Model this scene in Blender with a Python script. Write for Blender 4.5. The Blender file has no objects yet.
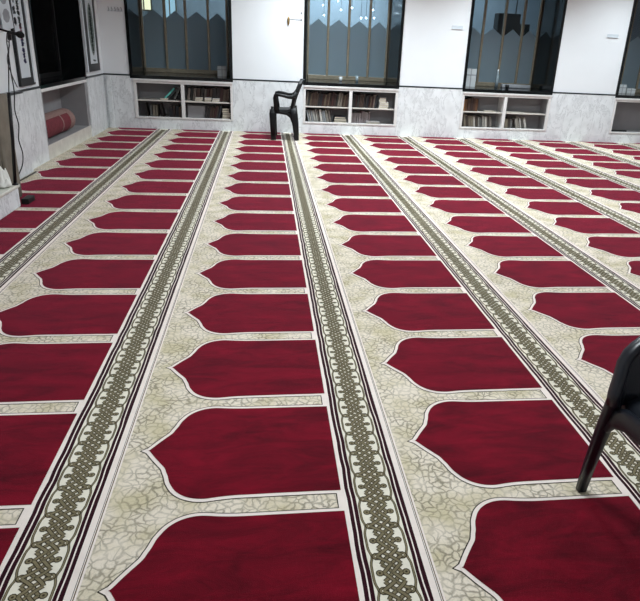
import bpy, bmesh, math, random
from mathutils import Vector, Matrix, noise
random.seed(7)
S = 0.58                      # one carpet row (1 unit) in metres
W = 1.605                     # carpet runner width, in rows
YB = 13.4                     # face of the back wall, in rows
XL = -1.25                    # face of the left wall
ZF = -0.022                   # stone floor under the carpet
C = bpy.context.scene.collection
PI = math.pi

# ------------------------------------------------------------------ materials
def new_mat(name):
    m = bpy.data.materials.new(name); m.use_nodes = True
    nt = m.node_tree; b = nt.nodes['Principled BSDF']
    return m, nt, b

def N(nt, t, **kw):
    n = nt.nodes.new(t)
    for k, v in kw.items():
        if k.startswith('i_'):
            n.inputs[k[2:].replace('_', ' ')].default_value = v
        else:
            setattr(n, k, v)
    return n

def lin(c):
    return tuple((x/255/12.92 if x/255 <= .04045 else ((x/255+.055)/1.055)**2.4) for x in c)

def col4(c): return tuple(c) + (1,)

def plain(name, c, rough=.5, metal=0, spec=.5, var=.12, scale=18, bump=0, emit=None, estr=0):
    m, nt, b = new_mat(name)
    c = lin(c)
    tc = N(nt, 'ShaderNodeNewGeometry')
    nz = N(nt, 'ShaderNodeTexNoise', i_Scale=scale, i_Detail=4.0)
    nt.links.new(tc.outputs['Position'], nz.inputs['Vector'])
    rp = N(nt, 'ShaderNodeValToRGB')
    rp.color_ramp.elements[0].position = .3; rp.color_ramp.elements[1].position = .7
    rp.color_ramp.elements[0].color = col4([x*(1-var) for x in c])
    rp.color_ramp.elements[1].color = col4([min(1, x*(1+var)) for x in c])
    nt.links.new(nz.outputs['Fac'], rp.inputs['Fac'])
    nt.links.new(rp.outputs['Color'], b.inputs['Base Color'])
    b.inputs['Roughness'].default_value = rough
    b.inputs['Metallic'].default_value = metal
    b.inputs['Specular IOR Level'].default_value = spec
    if bump:
        bp = N(nt, 'ShaderNodeBump', i_Strength=bump, i_Distance=.01)
        nt.links.new(nz.outputs['Fac'], bp.inputs['Height']); nt.links.new(bp.outputs['Normal'], b.inputs['Normal'])
    if emit:
        b.inputs['Emission Color'].default_value = col4(lin(emit)); b.inputs['Emission Strength'].default_value = estr
    return m

def marble(name, base, vein, scale=2.2, amount=.55, rough=.22):
    m, nt, b = new_mat(name)
    g = N(nt, 'ShaderNodeNewGeometry')
    n1 = N(nt, 'ShaderNodeTexNoise', i_Scale=scale, i_Detail=8.0, i_Roughness=.7, i_Distortion=.5)
    mp = N(nt, 'ShaderNodeMapping'); mp.inputs['Scale'].default_value = (1.3, 1.3, .55); mp.inputs['Rotation'].default_value = (.3, .5, .2)
    nt.links.new(g.outputs['Position'], mp.inputs['Vector'])
    nt.links.new(mp.outputs['Vector'], n1.inputs['Vector'])
    r1 = N(nt, 'ShaderNodeValToRGB')
    cr = r1.color_ramp
    cr.elements[0].position = .475; cr.elements[0].color = (0, 0, 0, 1)
    cr.elements[1].position = .525; cr.elements[1].color = (0, 0, 0, 1)
    e = cr.elements.new(.5); e.color = (1, 1, 1, 1)
    nt.links.new(n1.outputs['Fac'], r1.inputs['Fac'])
    n2 = N(nt, 'ShaderNodeTexNoise', i_Scale=scale*1.6, i_Detail=5.0)
    nt.links.new(g.outputs['Position'], n2.inputs['Vector'])
    r2 = N(nt, 'ShaderNodeValToRGB')
    r2.color_ramp.elements[0].position = .35; r2.color_ramp.elements[0].color = col4([x*.88 for x in lin(base)])
    r2.color_ramp.elements[1].position = .62; r2.color_ramp.elements[1].color = col4(lin(base))
    nt.links.new(n2.outputs['Fac'], r2.inputs['Fac'])
    mul = N(nt, 'ShaderNodeMath', operation='MULTIPLY'); mul.inputs[1].default_value = amount
    nt.links.new(r1.outputs['Color'], mul.inputs[0])
    mm = N(nt, 'ShaderNodeMath', operation='MULTIPLY')
    nt.links.new(mul.outputs[0], mm.inputs[0]); nt.links.new(n2.outputs['Fac'], mm.inputs[1])
    mx = N(nt, 'ShaderNodeMixRGB'); mx.inputs['Color2'].default_value = col4(lin(vein))
    nt.links.new(mm.outputs[0], mx.inputs['Fac']); nt.links.new(r2.outputs['Color'], mx.inputs['Color1'])
    nt.links.new(mx.outputs['Color'], b.inputs['Base Color'])
    b.inputs['Roughness'].default_value = rough
    return m

def pile(name, c, var=.25, sheen=.35, tint=None, rough=.9, stripes=False):
    """woven velvet carpet pile: brushed patches and fine tufts"""
    m, nt, b = new_mat(name); c = lin(c)
    g = N(nt, 'ShaderNodeNewGeometry')
    mp = N(nt, 'ShaderNodeMapping'); mp.inputs['Scale'].default_value = (1.0, 3.0, 1.0)
    nt.links.new(g.outputs['Position'], mp.inputs['Vector'])
    n1 = N(nt, 'ShaderNodeTexNoise', i_Scale=4.0, i_Detail=7.0, i_Roughness=.7, i_Distortion=.6)
    nt.links.new(mp.outputs['Vector'], n1.inputs['Vector'])
    n2 = N(nt, 'ShaderNodeTexNoise', i_Scale=420.0, i_Detail=2.0)
    nt.links.new(g.outputs['Position'], n2.inputs['Vector'])
    rp = N(nt, 'ShaderNodeValToRGB')
    rp.color_ramp.elements[0].position = .32; rp.color_ramp.elements[1].position = .68
    rp.color_ramp.elements[0].color = col4([x*(1-var) for x in c])
    rp.color_ramp.elements[1].color = col4([min(1, x*(1+var)) for x in c])
    nt.links.new(n1.outputs['Fac'], rp.inputs['Fac'])
    nt.links.new(rp.outputs['Color'], b.inputs['Base Color'])
    bp = N(nt, 'ShaderNodeBump', i_Strength=.35, i_Distance=.004)
    nt.links.new(n2.outputs['Fac'], bp.inputs['Height']); nt.links.new(bp.outputs['Normal'], b.inputs['Normal'])
    b.inputs['Roughness'].default_value = rough
    b.inputs['Specular IOR Level'].default_value = .1
    b.inputs['Sheen Weight'].default_value = sheen
    b.inputs['Sheen Roughness'].default_value = .45
    b.inputs['Sheen Tint'].default_value = col4(lin(tint or (255, 255, 255)))
    return m

def crackle(name, base, patch, line):
    """cream field with a net of olive crackle lines"""
    m, nt, b = new_mat(name)
    g = N(nt, 'ShaderNodeNewGeometry')
    nd = N(nt, 'ShaderNodeTexNoise', i_Scale=22.0, i_Detail=3.0)
    nt.links.new(g.outputs['Position'], nd.inputs['Vector'])
    ad = N(nt, 'ShaderNodeVectorMath', operation='MULTIPLY_ADD')
    ad.inputs[1].default_value = (.055, .055, 0)
    nt.links.new(nd.outputs['Color'], ad.inputs[0]); nt.links.new(g.outputs['Position'], ad.inputs[2])
    v = N(nt, 'ShaderNodeTexVoronoi', feature='DISTANCE_TO_EDGE'); v.voronoi_dimensions = '2D'
    v.inputs['Scale'].default_value = 37.0
    nt.links.new(ad.outputs[0], v.inputs['Vector'])
    r = N(nt, 'ShaderNodeValToRGB')
    r.color_ramp.elements[0].position = .03; r.color_ramp.elements[0].color = (1, 1, 1, 1)
    r.color_ramp.elements[1].position = .20; r.color_ramp.elements[1].color = (0, 0, 0, 1)
    nt.links.new(v.outputs['Distance'], r.inputs['Fac'])
    v2 = N(nt, 'ShaderNodeTexVoronoi', feature='DISTANCE_TO_EDGE'); v2.voronoi_dimensions = '2D'
    v2.inputs['Scale'].default_value = 84.0
    nt.links.new(ad.outputs[0], v2.inputs['Vector'])
    r3 = N(nt, 'ShaderNodeValToRGB')
    r3.color_ramp.elements[0].position = .02; r3.color_ramp.elements[0].color = (.28, .28, .28, 1)
    r3.color_ramp.elements[1].position = .14; r3.color_ramp.elements[1].color = (0, 0, 0, 1)
    nt.links.new(v2.outputs['Distance'], r3.inputs['Fac'])
    mxm = N(nt, 'ShaderNodeMath', operation='MAXIMUM')
    nt.links.new(r.outputs['Color'], mxm.inputs[0]); nt.links.new(r3.outputs['Color'], mxm.inputs[1])
    n2 = N(nt, 'ShaderNodeTexNoise', i_Scale=7.0, i_Detail=3.0)
    nt.links.new(g.outputs['Position'], n2.inputs['Vector'])
    r2 = N(nt, 'ShaderNodeValToRGB')
    r2.color_ramp.elements[0].position = .42; r2.color_ramp.elements[0].color = col4(lin(base))
    r2.color_ramp.elements[1].position = .66; r2.color_ramp.elements[1].color = col4(lin(patch))
    nt.links.new(n2.outputs['Fac'], r2.inputs['Fac'])
    ml = N(nt, 'ShaderNodeMath', operation='MULTIPLY'); ml.inputs[1].default_value = .60
    nt.links.new(mxm.outputs[0], ml.inputs[0])
    n4 = N(nt, 'ShaderNodeTexNoise', i_Scale=9.0, i_Detail=4.0)
    nt.links.new(g.outputs['Position'], n4.inputs['Vector'])
    mr = N(nt, 'ShaderNodeMapRange'); mr.inputs['From Min'].default_value = .35; mr.inputs['From Max'].default_value = .62
    mr.inputs['To Min'].default_value = .45; mr.inputs['To Max'].default_value = 1.25
    nt.links.new(n4.outputs['Fac'], mr.inputs['Value'])
    ml2 = N(nt, 'ShaderNodeMath', operation='MULTIPLY'); nt.links.new(ml.outputs[0], ml2.inputs[0]); nt.links.new(mr.outputs[0], ml2.inputs[1])
    mx = N(nt, 'ShaderNodeMixRGB'); mx.inputs['Color2'].default_value = col4(lin(line))
    nt.links.new(ml2.outputs[0], mx.inputs['Fac']); nt.links.new(r2.outputs['Color'], mx.inputs['Color1'])
    nt.links.new(mx.outputs['Color'], b.inputs['Base Color'])
    b.inputs['Roughness'].default_value = .9; b.inputs['Specular IOR Level'].default_value = .1
    b.inputs['Sheen Weight'].default_value = .1
    return m

def glass_mat():
    m, nt, b = new_mat('window_glass')
    out = nt.nodes['Material Output']
    tr = N(nt, 'ShaderNodeBsdfTransparent'); tr.inputs['Color'].default_value = (.80, .86, .88, 1)
    gl = N(nt, 'ShaderNodeBsdfGlossy'); gl.inputs['Roughness'].default_value = .02
    fr = N(nt, 'ShaderNodeFresnel', i_IOR=1.5)
    ms = N(nt, 'ShaderNodeMixShader')
    nt.links.new(fr.outputs[0], ms.inputs[0]); nt.links.new(tr.outputs[0], ms.inputs[1]); nt.links.new(gl.outputs[0], ms.inputs[2])
    nt.links.new(ms.outputs[0], out.inputs['Surface'])
    return m

def frosted():
    m, nt, b = new_mat('frosted_film')
    out = nt.nodes['Material Output']
    g = N(nt, 'ShaderNodeNewGeometry')
    nz = N(nt, 'ShaderNodeTexNoise', i_Scale=2.0)
    nt.links.new(g.outputs['Position'], nz.inputs['Vector'])
    rp = N(nt, 'ShaderNodeValToRGB')
    rp.color_ramp.elements[0].color = col4(lin((166, 184, 190))); rp.color_ramp.elements[1].color = col4(lin((172, 190, 202)))
    nt.links.new(nz.outputs['Fac'], rp.inputs['Fac'])
    df = N(nt, 'ShaderNodeBsdfDiffuse'); tl = N(nt, 'ShaderNodeBsdfTranslucent')
    nt.links.new(rp.outputs['Color'], df.inputs['Color']); nt.links.new(rp.outputs['Color'], tl.inputs['Color'])
    ms = N(nt, 'ShaderNodeMixShader'); ms.inputs[0].default_value = .6
    nt.links.new(df.outputs[0], ms.inputs[1]); nt.links.new(tl.outputs[0], ms.inputs[2])
    nt.links.new(ms.outputs[0], out.inputs['Surface'])
    return m

M = dict(
    red=pile('crimson_pile', (98, 4, 22), .55, .36, (255, 120, 160)),
    white=pile('ivory_pile', (236, 224, 216), .05, .1),
    maroon=pile('maroon_pile', (44, 8, 20), .15, .1),
    dark=pile('dark_thread', (62, 56, 46), .1, .05),
    bandcream=pile('band_cream_pile', (230, 224, 208), .06, .1),
    olive=pile('olive_pile', (122, 113, 88), .14, .1),
    darkolive=pile('dark_olive_pile', (56, 48, 34), .14, .1),
    field=crackle('crackled_cream_pile', (228, 217, 200), (204, 193, 162), (104, 97, 78)),
    backing=plain('jute_backing', (120, 100, 75), .9),
    wall=plain('white_wall_panel', (240, 244, 247), .35, var=.012, scale=3),
    marble=marble('grey_white_marble', (236, 240, 242), (104, 110, 114), 4.2, .62),
    cmarble=marble('cream_marble', (226, 224, 214), (150, 150, 138), 5, .4),
    granite=plain('black_granite', (13, 17, 18), .13, var=.5, scale=120),
    strip=plain('black_dado_strip', (34, 40, 44), .3),
    whiteframe=plain('white_frame_paint', (228, 227, 225), .45, var=.04),
    shelfin=plain('cupboard_lining', (146, 145, 147), .6, var=.06, scale=6),
    shelfboard=plain('shelf_board', (205, 200, 192), .5, var=.05),
    alu=plain('bronze_aluminium', (140, 133, 116), .38, metal=.25),
    glass=glass_mat(), film=frosted(),
    plastic=plain('black_plastic', (8, 10, 13), .45, spec=.3, var=.15, scale=60),
    plasticb=plain('black_gloss_plastic', (24, 28, 36), .33, var=.12, scale=60),
    blackmetal=plain('black_metal', (16, 16, 18), .4, metal=.3),
    foam=plain('black_foam', (10, 10, 12), .95, bump=.6, scale=300),
    rubber=plain('black_cable', (28, 28, 30), .5),
    boardblack=plain('black_board_frame', (20, 24, 26), .4),
    boardwhite=plain('white_board', (214, 222, 228), .35, var=.02),
    inkgrey=plain('grey_ink', (74, 82, 88), .6), inkgreen=plain('dark_green_ink', (46, 66, 62), .6),
    inkblue=plain('blue_ink', (52, 52, 112), .6), inkpink=plain('pink_ink', (176, 96, 116), .6),
    inkoval=plain('sage_ink', (138, 152, 148), .6), inkpale=plain('pale_grey_ink', (150, 154, 160), .6),
    cloth=plain('grey_brown_cloth', (118, 110, 98), .9, var=.2, scale=8, bump=.2),
    wood=plain('dark_wood', (52, 44, 36), .5, var=.3, scale=14),
    tissue=plain('white_cloth', (232, 232, 226), .9, var=.04, scale=12),
    rollred=plain('rolled_carpet_red', (108, 38, 48), .9, var=.18, scale=30, bump=.2),
    rollcream=plain('rolled_carpet_cream', (140, 112, 106), .9, var=.2, scale=60, bump=.2),
    brass=plain('brass', (168, 140, 92), .35, metal=.8),
    steel=plain('grey_metal', (120, 124, 128), .35, metal=.8),
    ceil=plain('ceiling_paint', (235, 236, 236), .8, var=.02, scale=2),
    outblue=plain('pale_blue_plaster', (150, 164, 176), .8, var=.08, scale=2),
    outfloor=plain('grey_paving', (110, 112, 112), .8, var=.1, scale=4),
    darkbox=plain('dark_metal_case', (16, 20, 20), .5),
    lamp=plain('lit_bulb', (255, 255, 255), .5, emit=(235, 244, 255), estr=30),
    warm=plain('lit_pane_warm', (250, 240, 200), .5, emit=(255, 246, 205), estr=1.4),
    blue=plain('lit_pane_blue', (190, 220, 235), .5, emit=(180, 218, 236), estr=.8),
    pages=plain('book_pages', (196, 188, 170), .85, var=.1, scale=90),
    clear=plain('pale_plastic', (205, 212, 214), .25, var=.04),
    bottle=plain('bottle_plastic', (150, 168, 176), .12, var=.1),
    floor=marble('floor_marble', (200, 200, 196), (130, 130, 128), 2, .4),
)

# ------------------------------------------------------------------ geometry helpers (units = rows)
class MB:
    def __init__(s): s.v = []; s.f = []; s.m = []; s.mats = []; s.smooth = []
    def mi(s, mat):
        if mat not in s.mats: s.mats.append(mat)
        return s.mats.index(mat)
    def poly(s, pts, mat, sm=False):
        b = len(s.v); s.v += [tuple(p) for p in pts]; s.f.append(tuple(range(b, b+len(pts)))); s.m.append(s.mi(mat)); s.smooth.append(sm)
    def grid(s, rows, mat, closed=False, sm=True, flip=False):
        b = len(s.v); n = len(rows[0]); k = s.mi(mat)
        for r in rows: s.v += [tuple(p) for p in r]
        for i in range(len(rows)-1):
            for j in range(n if closed else n-1):
                a, c = b+i*n+j, b+i*n+(j+1) % n
                q = (a, c, c+n, a+n)
                s.f.append(q[::-1] if flip else q); s.m.append(k); s.smooth.append(sm)
        return b
    def box(s, x0, x1, y0, y1, z0, z1, mat, mtx=None):
        P = [(x, y, z) for z in (z0, z1) for x, y in ((x0, y0), (x1, y0), (x1, y1), (x0, y1))]
        if mtx: P = [tuple(mtx @ Vector(p)) for p in P]
        b = len(s.v); s.v += P; k = s.mi(mat)
        for f in ((3, 2, 1, 0), (4, 5, 6, 7), (0, 1, 5, 4), (1, 2, 6, 5), (2, 3, 7, 6), (3, 0, 4, 7)):
            s.f.append(tuple(b+i for i in f)); s.m.append(k); s.smooth.append(False)
    def prism(s, pts, d, mat):          # closed outline pushed along vector d
        d = Vector(d); A = [Vector(p) for p in pts]; B = [p+d for p in A]
        s.poly(A[::-1], mat); s.poly(B, mat); n = len(A)
        for i in range(n): s.poly([A[i], A[(i+1) % n], B[(i+1) % n], B[i]], mat)
    def sweep(s, pts, sizes, side, mat, n=10, pw=.6):
        pts = [Vector(p) for p in pts]; side = Vector(side).normalized(); rows = []
        for i, p in enumerate(pts):
            t = (pts[min(i+1, len(pts)-1)]-pts[max(i-1, 0)]).normalized()
            u = (side-t*side.dot(t)).normalized(); w = t.cross(u)
            a, c = sizes[i] if isinstance(sizes, list) else sizes
            r = []
            for k in range(n):
                th = 2*PI*k/n+PI/n; cs, sn = math.cos(th), math.sin(th)
                r.append(p+u*(a/2*math.copysign(abs(cs)**pw, cs))+w*(c/2*math.copysign(abs(sn)**pw, sn)))
            rows.append(r)
        s.grid(rows, mat, closed=True)
        s.poly(rows[0][::-1], mat); s.poly(rows[-1], mat)
    def tube(s, pts, r, mat, n=8): s.sweep(pts, (2*r, 2*r), (.3, .2, .93) if abs((Vector(pts[-1])-Vector(pts[0])).normalized().z) < .8 else (1, 0, 0), mat, n, 1)
    def lathe(s, prof, mat, c=(0, 0, 0), n=20, axis='z'):
        rows = []
        for r, h in prof:
            row = []
            for k in range(n):
                a = 2*PI*k/n; x, y = r*math.cos(a), r*math.sin(a)
                q = {'z': (x, y, h), 'y': (x, h, y), 'x': (h, x, y)}[axis]
                row.append((c[0]+q[0], c[1]+q[1], c[2]+q[2]))
            rows.append(row)
        s.grid(rows, mat, closed=True, flip=(axis == 'y'))
    def build(s, name, parent=None, loc=(0, 0, 0), bevel=0, sub=0, merge=True):
        me = bpy.data.meshes.new(name)
        me.from_pydata([(x*S, y*S, z*S) for x, y, z in s.v], [], s.f)
        for m in s.mats: me.materials.append(m)
        me.polygons.foreach_set('material_index', s.m); me.polygons.foreach_set('use_smooth', s.smooth)
        me.update()
        if merge:
            bm = bmesh.new(); bm.from_mesh(me)
            bmesh.ops.remove_doubles(bm, verts=bm.verts, dist=.00002)
            bmesh.ops.recalc_face_normals(bm, faces=bm.faces); bm.to_mesh(me); bm.free()
        o = bpy.data.objects.new(name, me); C.objects.link(o)
        o.location = tuple(c*S for c in loc)
        if parent: o.parent = parent
        if bevel:
            md = o.modifiers.new('bevel', 'BEVEL'); md.width = bevel*S; md.segments = 2; md.limit_method = 'ANGLE'
        if sub:
            md = o.modifiers.new('sub', 'SUBSURF'); md.levels = sub; md.render_levels = sub
        return o

def tag(o, label=None, cat=None, group=None, kind=None):
    if label: o['label'] = label
    if cat: o['category'] = cat
    if group: o['group'] = group
    if kind: o['kind'] = kind
    return o

def thing(name, label, cat, loc=(0, 0, 0), rz=0, group=None):
    o = bpy.data.objects.new(name, None); C.objects.link(o); o.empty_display_size = .1
    o.location = tuple(c*S for c in loc); o.rotation_euler = (0, 0, rz)
    return tag(o, label, cat, group)

def struct(name, label=None, cat=None):
    o = bpy.data.objects.new(name, None); C.objects.link(o); o.empty_display_size = .1
    return tag(o, label, cat, kind='structure')

ORD = ['first', 'second', 'third', 'fourth', 'fifth', 'sixth', 'seventh', 'eighth', 'ninth', 'tenth', 'eleventh', 'twelfth',
       'thirteenth', 'fourteenth', 'fifteenth', 'sixteenth', 'seventeenth', 'eighteenth', 'nineteenth', 'twentieth',
       'twenty-first', 'twenty-second', 'twenty-third', 'twenty-fourth']

# ------------------------------------------------------------------ carpet runners
Y0, Y1 = -5.0, YB-.004                      # along the runner
ROWS = range(-6, 14)
HALF = [(.137, 0), (.150, .010), (.190, .072), (.225, .122), (.255, .165), (.270, .205), (.282, .235), (.296, .285), (.308, .312),
        (.332, .355), (.362, .388), (.400, .414), (.445, .431), (.490, .437), (.530, .434), (.580, .427), (.650, .421), (.760, .419), (1.232, .419)]

def densify(P, n=4):
    out = []
    for i in range(len(P)-1):
        p0 = P[max(i-1, 0)]; p1 = P[i]; p2 = P[i+1]; p3 = P[min(i+2, len(P)-1)]
        for k in range(n):
            t = k/n; q = []
            for a in (0, 1):
                m1 = (p2[a]-p0[a])/2 if i > 0 else (p2[a]-p1[a]); m2 = (p3[a]-p1[a])/2
                q.append((2*t**3-3*t**2+1)*p1[a]+(t**3-2*t**2+t)*m1+(-2*t**3+3*t**2)*p2[a]+(t**3-t**2)*m2)
            out.append(tuple(q))
    out.append(P[-1]); return out

DH = densify(HALF, 3)
def offset_half(d):
    out = []
    for i, p in enumerate(DH):
        a, b = DH[max(i-1, 0)], DH[min(i+1, len(DH)-1)]
        tx, ty = b[0]-a[0], b[1]-a[1]; l = math.hypot(tx, ty); nx, ny = -ty/l, tx/l
        q = (p[0]+nx*d, p[1]+ny*d)
        if i == 0: q = (p[0]-d*1.75, 0)
        out.append((min(q[0], 1.232), max(q[1], 0)))
    for i in range(1, len(out)-1):
        if out[i][1] <= out[i-1][1] and out[i][0] < .45: out[i] = ((out[i-1][0]+out[i][0])/2, out[i-1][1]+.0005)
    return out
H_RED, H_WHITE, H_DARK = DH, offset_half(.022), offset_half(.0285)

def clipy(pts):
    """clip a convex-in-y run against the far wall"""
    out = []; n = len(pts)
    for i in range(n):
        a, b = pts[i], pts[(i+1) % n]
        ia, ib = a[1] <= Y1, b[1] <= Y1
        if ia: out.append(a)
        if ia != ib:
            t = (Y1-a[1])/(b[1]-a[1]); out.append((a[0]+(b[0]-a[0])*t, Y1))
    return out

def wob(a, y, k=0): return .0035*noise.noise((a*3+k, y*9, 1.7))

def field_mesh():
    mb = MB()
    mb.box(0, W-.373, Y0, Y1, ZF, -.0035, M['backing'])
    mb.poly([(0.012, Y0, -.003), (W-.373, Y0, -.003), (W-.373, Y1, -.003), (0.012, Y1, -.003)], M['field'])
    mb.poly([(0.002, Y0, -.003), (.012, Y0, -.003), (.012, Y1, -.003), (0.002, Y1, -.003)], M['white'])
    for r in ROWS:
        yc = r+.5
        for half, z, mat, x1, hh in ((H_DARK, -.0024, 'dark', 1.232, 0), (H_WHITE, -.0016, 'white', 1.232, 0), (H_RED, 0, 'red', 1.2315, 0)):
            for sgn in (1, -1):
                # strips between the centre line and the outline, one quad per step
                pts = [(a, yc+sgn*(h+wob(a, yc, sgn)*(1 if i else 0))) for i, (a, h) in enumerate(half)]
                for i in range(len(pts)-1):
                    q = [(pts[i][0], yc), (pts[i+1][0], yc), pts[i+1], pts[i]]
                    q = clipy(q)
                    if len(q) > 2: mb.poly([(x, y, z) for x, y in q], M[mat])
        # end of the bar between two niches
        b = float(r)
        for x0, x1, h, z, mat in ((1.206, 1.232, .08, -.0014, 'white'), (1.201, 1.207, .058, -.0010, 'dark')):
            if b+h < Y1: mb.poly([(x0, b-h, z), (x1, b-h, z), (x1, b+h, z), (x0, b+h, z)], M[mat])
    return mb

def ribbon(mb, pts, w, z, mat):
    L, R = [], []
    for i, p in enumerate(pts):
        a, b = pts[max(i-1, 0)], pts[min(i+1, len(pts)-1)]
        tx, ty = b[0]-a[0], b[1]-a[1]; l = math.hypot(tx, ty) or 1
        L.append((p[0]-ty/l*w/2, p[1]+tx/l*w/2, z)); R.append((p[0]+ty/l*w/2, p[1]-tx/l*w/2, z))
    mb.grid([L, R], M[mat], sm=False, flip=True)

def disc(mb, x, y, r, z, mat, n=10, sy=1):
    mb.poly([(x+r*math.cos(2*PI*k/n), y+r*sy*math.sin(2*PI*k/n), z) for k in range(n)], M[mat])

def band_mesh():
    mb = MB(); o = 1.245                      # local x where the band begins (u = 0)
    x0, x1 = W-.373, W-.003
    mb.box(x0, x1, Y0, Y1, ZF, -.0035, M['backing'])
    edges = [(-.013, .010, 'white'), (.010, .030, 'maroon'), (.030, .037, 'white'), (.037, .057, 'maroon'), (.057, .274, 'bandcream'),
             (.274, .291, 'maroon'), (.291, .298, 'white'), (.298, .318, 'maroon'), (.318, .3495, 'white'), (.3495, .3525, 'dark'), (.3525, .357, 'white')]
    ys = [Y0+(Y1-Y0)*k/220 for k in range(221)]
    def ed(u, y): return o+u+(.006*noise.noise((u*4, y*6, .3)) if -.01 < u < .31 else 0)
    for a, b, mat in edges:
        mb.grid([[(ed(a, y), y, -.002) for y in ys], [(ed(b, y), y, -.002) for y in ys]], M[mat], sm=False, flip=True)
    uc = .166; P = .2; ns = 12
    yend = Y1-.02
    n0 = int(math.floor(Y0/P))+1
    k = n0
    while (k+1)*P < yend:
        yb = k*P; T = [i/ns for i in range(ns+1)]
        env = lambda v: .046+.024*(.5+.5*math.cos(2*PI*(v-yb)/P))**2
        for s_ in (1, -1):
            # wavy side line that nears the braid at each wide lobe
            st = [(uc+s_*(.0965-.012*(.5+.5*math.cos(2*PI*t))**4), yb+t*P) for t in T]
            ribbon(mb, st, .013, -.0016, 'darkolive'); ribbon(mb, st, .007, -.0015, 'olive')
            x, y = uc+s_*.063, yb+.5*P
            ribbon(mb, [(uc+s_*.03, y-.012), (x, y)], .018, -.0014, 'darkolive'); ribbon(mb, [(uc+s_*.03, y-.012), (x, y)], .009, -.0013, 'olive')
            disc(mb, x, y, .0195, -.0012, 'darkolive'); disc(mb, x, y, .0145, -.0011, 'olive'); disc(mb, x, y, .006, -.0010, 'darkolive')
            x, y = uc+s_*.062, yb
            disc(mb, x, y, .026, -.0012, 'darkolive', 10, .9); disc(mb, x, y, .020, -.0011, 'olive', 10, .9); disc(mb, x, y, .009, -.0010, 'bandcream', 8, .9)
        # interlaced diagonals: each crossing alternates which strand lies on top
        for lay in range(2):
            for j in range(4):
                for s_ in (1, -1):
                    for half in range(2):
                        if (j+half+(s_ > 0)) % 2 != lay: continue
                        tt = [half*.5+.5*q/4 for q in range(5)]
                        st = [(uc+s_*(2*t-1)*env(yb+j*.05+.1*t)*.92, yb+j*.05+.1*t) for t in tt]
                        z = -.0008+.0004*lay
                        ribbon(mb, st, .0225, z, 'darkolive'); ribbon(mb, st, .0135, z+.0001, 'olive')
        k += 1
    # shift braid coordinates into the band (they were written from u = 0)
    return mb

# the braid points above are in u: move them to local x
_bm = band_mesh()
for i, (x, y, z) in enumerate(_bm.v):
    if x < 1.0: _bm.v[i] = (x+1.245, y, z)
runner_extra = ['running along the left wall beside the marble plinth', 'with its braided border ending below the leftmost bookcase', 'with the far black chair on it',
                'below the middle window bookcase', 'with the near black chair standing on it', 'below the third bookcase', 'right of the third bookcase',
                'reaching the wall at the right pier', 'at the far right edge of view', 'beyond the right edge, last one']
proto_field = proto_band = None
for c in range(10):
    r = thing('carpet_runner', 'crimson and cream prayer carpet runner, %s from the left wall' % ORD[c], 'carpet',
              ((c-1)*W+.36, 0, 0), 0, 'prayer carpet runners laid side by side')
    if c == 0:
        proto_field = field_mesh().build('pile_field', r, merge=False)
        proto_band = _bm.build('border_band', r, merge=False)
        proto_field['label'] = 'crimson niches on crackled cream ground'
        proto_band['label'] = 'braided olive border between maroon stripes'
    else:
        for p_ in (proto_field, proto_band):
            q = p_.copy(); C.objects.link(q); q.parent = r

# ------------------------------------------------------------------ room shell
mb = MB(); mb.box(-4, 17, -6, YB+.02, ZF-.1, ZF-.001, M['floor']); tag(mb.build('floor'), kind='structure')
mb = MB(); mb.box(-4, 17, -6, 16, 5.0, 5.1, M['ceil']); tag(mb.build('ceiling'), kind='structure')

WIN = [(-.61, 1.967), (3.784, 6.365), (8.130, 10.722), (12.60, 15.20)]
ZT = 4.2
wb = tag(bpy.data.objects.new('wall_back', None), kind='structure'); C.objects.link(wb)
mb = MB(); TH = YB+1.3
piers = [(-1.4, -.61), (1.967, 3.784), (6.365, 8.130), (10.722, 12.60), (15.20, 16.6)]
for a, b in piers: mb.box(a, b, YB+.012, TH, ZF, 5, M['wall'])
for a, b in WIN:
    mb.box(a, b, YB+.012, TH, ZT, 5, M['wall'])
    mb.box(a, b, YB+.012, TH, ZF, .25, M['wall'])
    mb.box(a, b, YB+.52, TH, .25, 1.24, M['wall'])
mb.build('wall_panel', wb)
BCX = [(-.53, 1.955), (3.80, 6.35), (8.15, 10.70), (12.615, 15.19)]
q = MB()
for (a, b), (c_, d_) in zip(WIN, BCX):
    q.box(a, c_-.002, YB-.012, YB+.52, .262, 1.238, M['marble']); q.box(d_+.002, b, YB-.012, YB+.52, .262, 1.238, M['marble'])
q.build('marble_jamb', wb)
for a, b in piers:
    q = MB(); a2 = a if a > -1.3 else XL
    q.box(a2, b, YB-.012, YB+.012, ZF, 1.292, M['marble']); q.build('marble_panel', wb, bevel=.004)
    q = MB(); q.box(a2, b, YB-.016, YB+.012, 1.292, 1.328, M['strip']); q.build('dado_strip', wb)
for a, b in WIN:
    q = MB(); q.box(a, b, YB-.012, YB+.012, ZF, .262, M['marble']); q.build('marble_panel', wb, bevel=.004)
q = MB(); q.box(XL+.06, XL+.18, YB-.06, YB-.012, ZF, 1.292, M['marble']); q.build('corner_bead', wb, bevel=.01)

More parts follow.
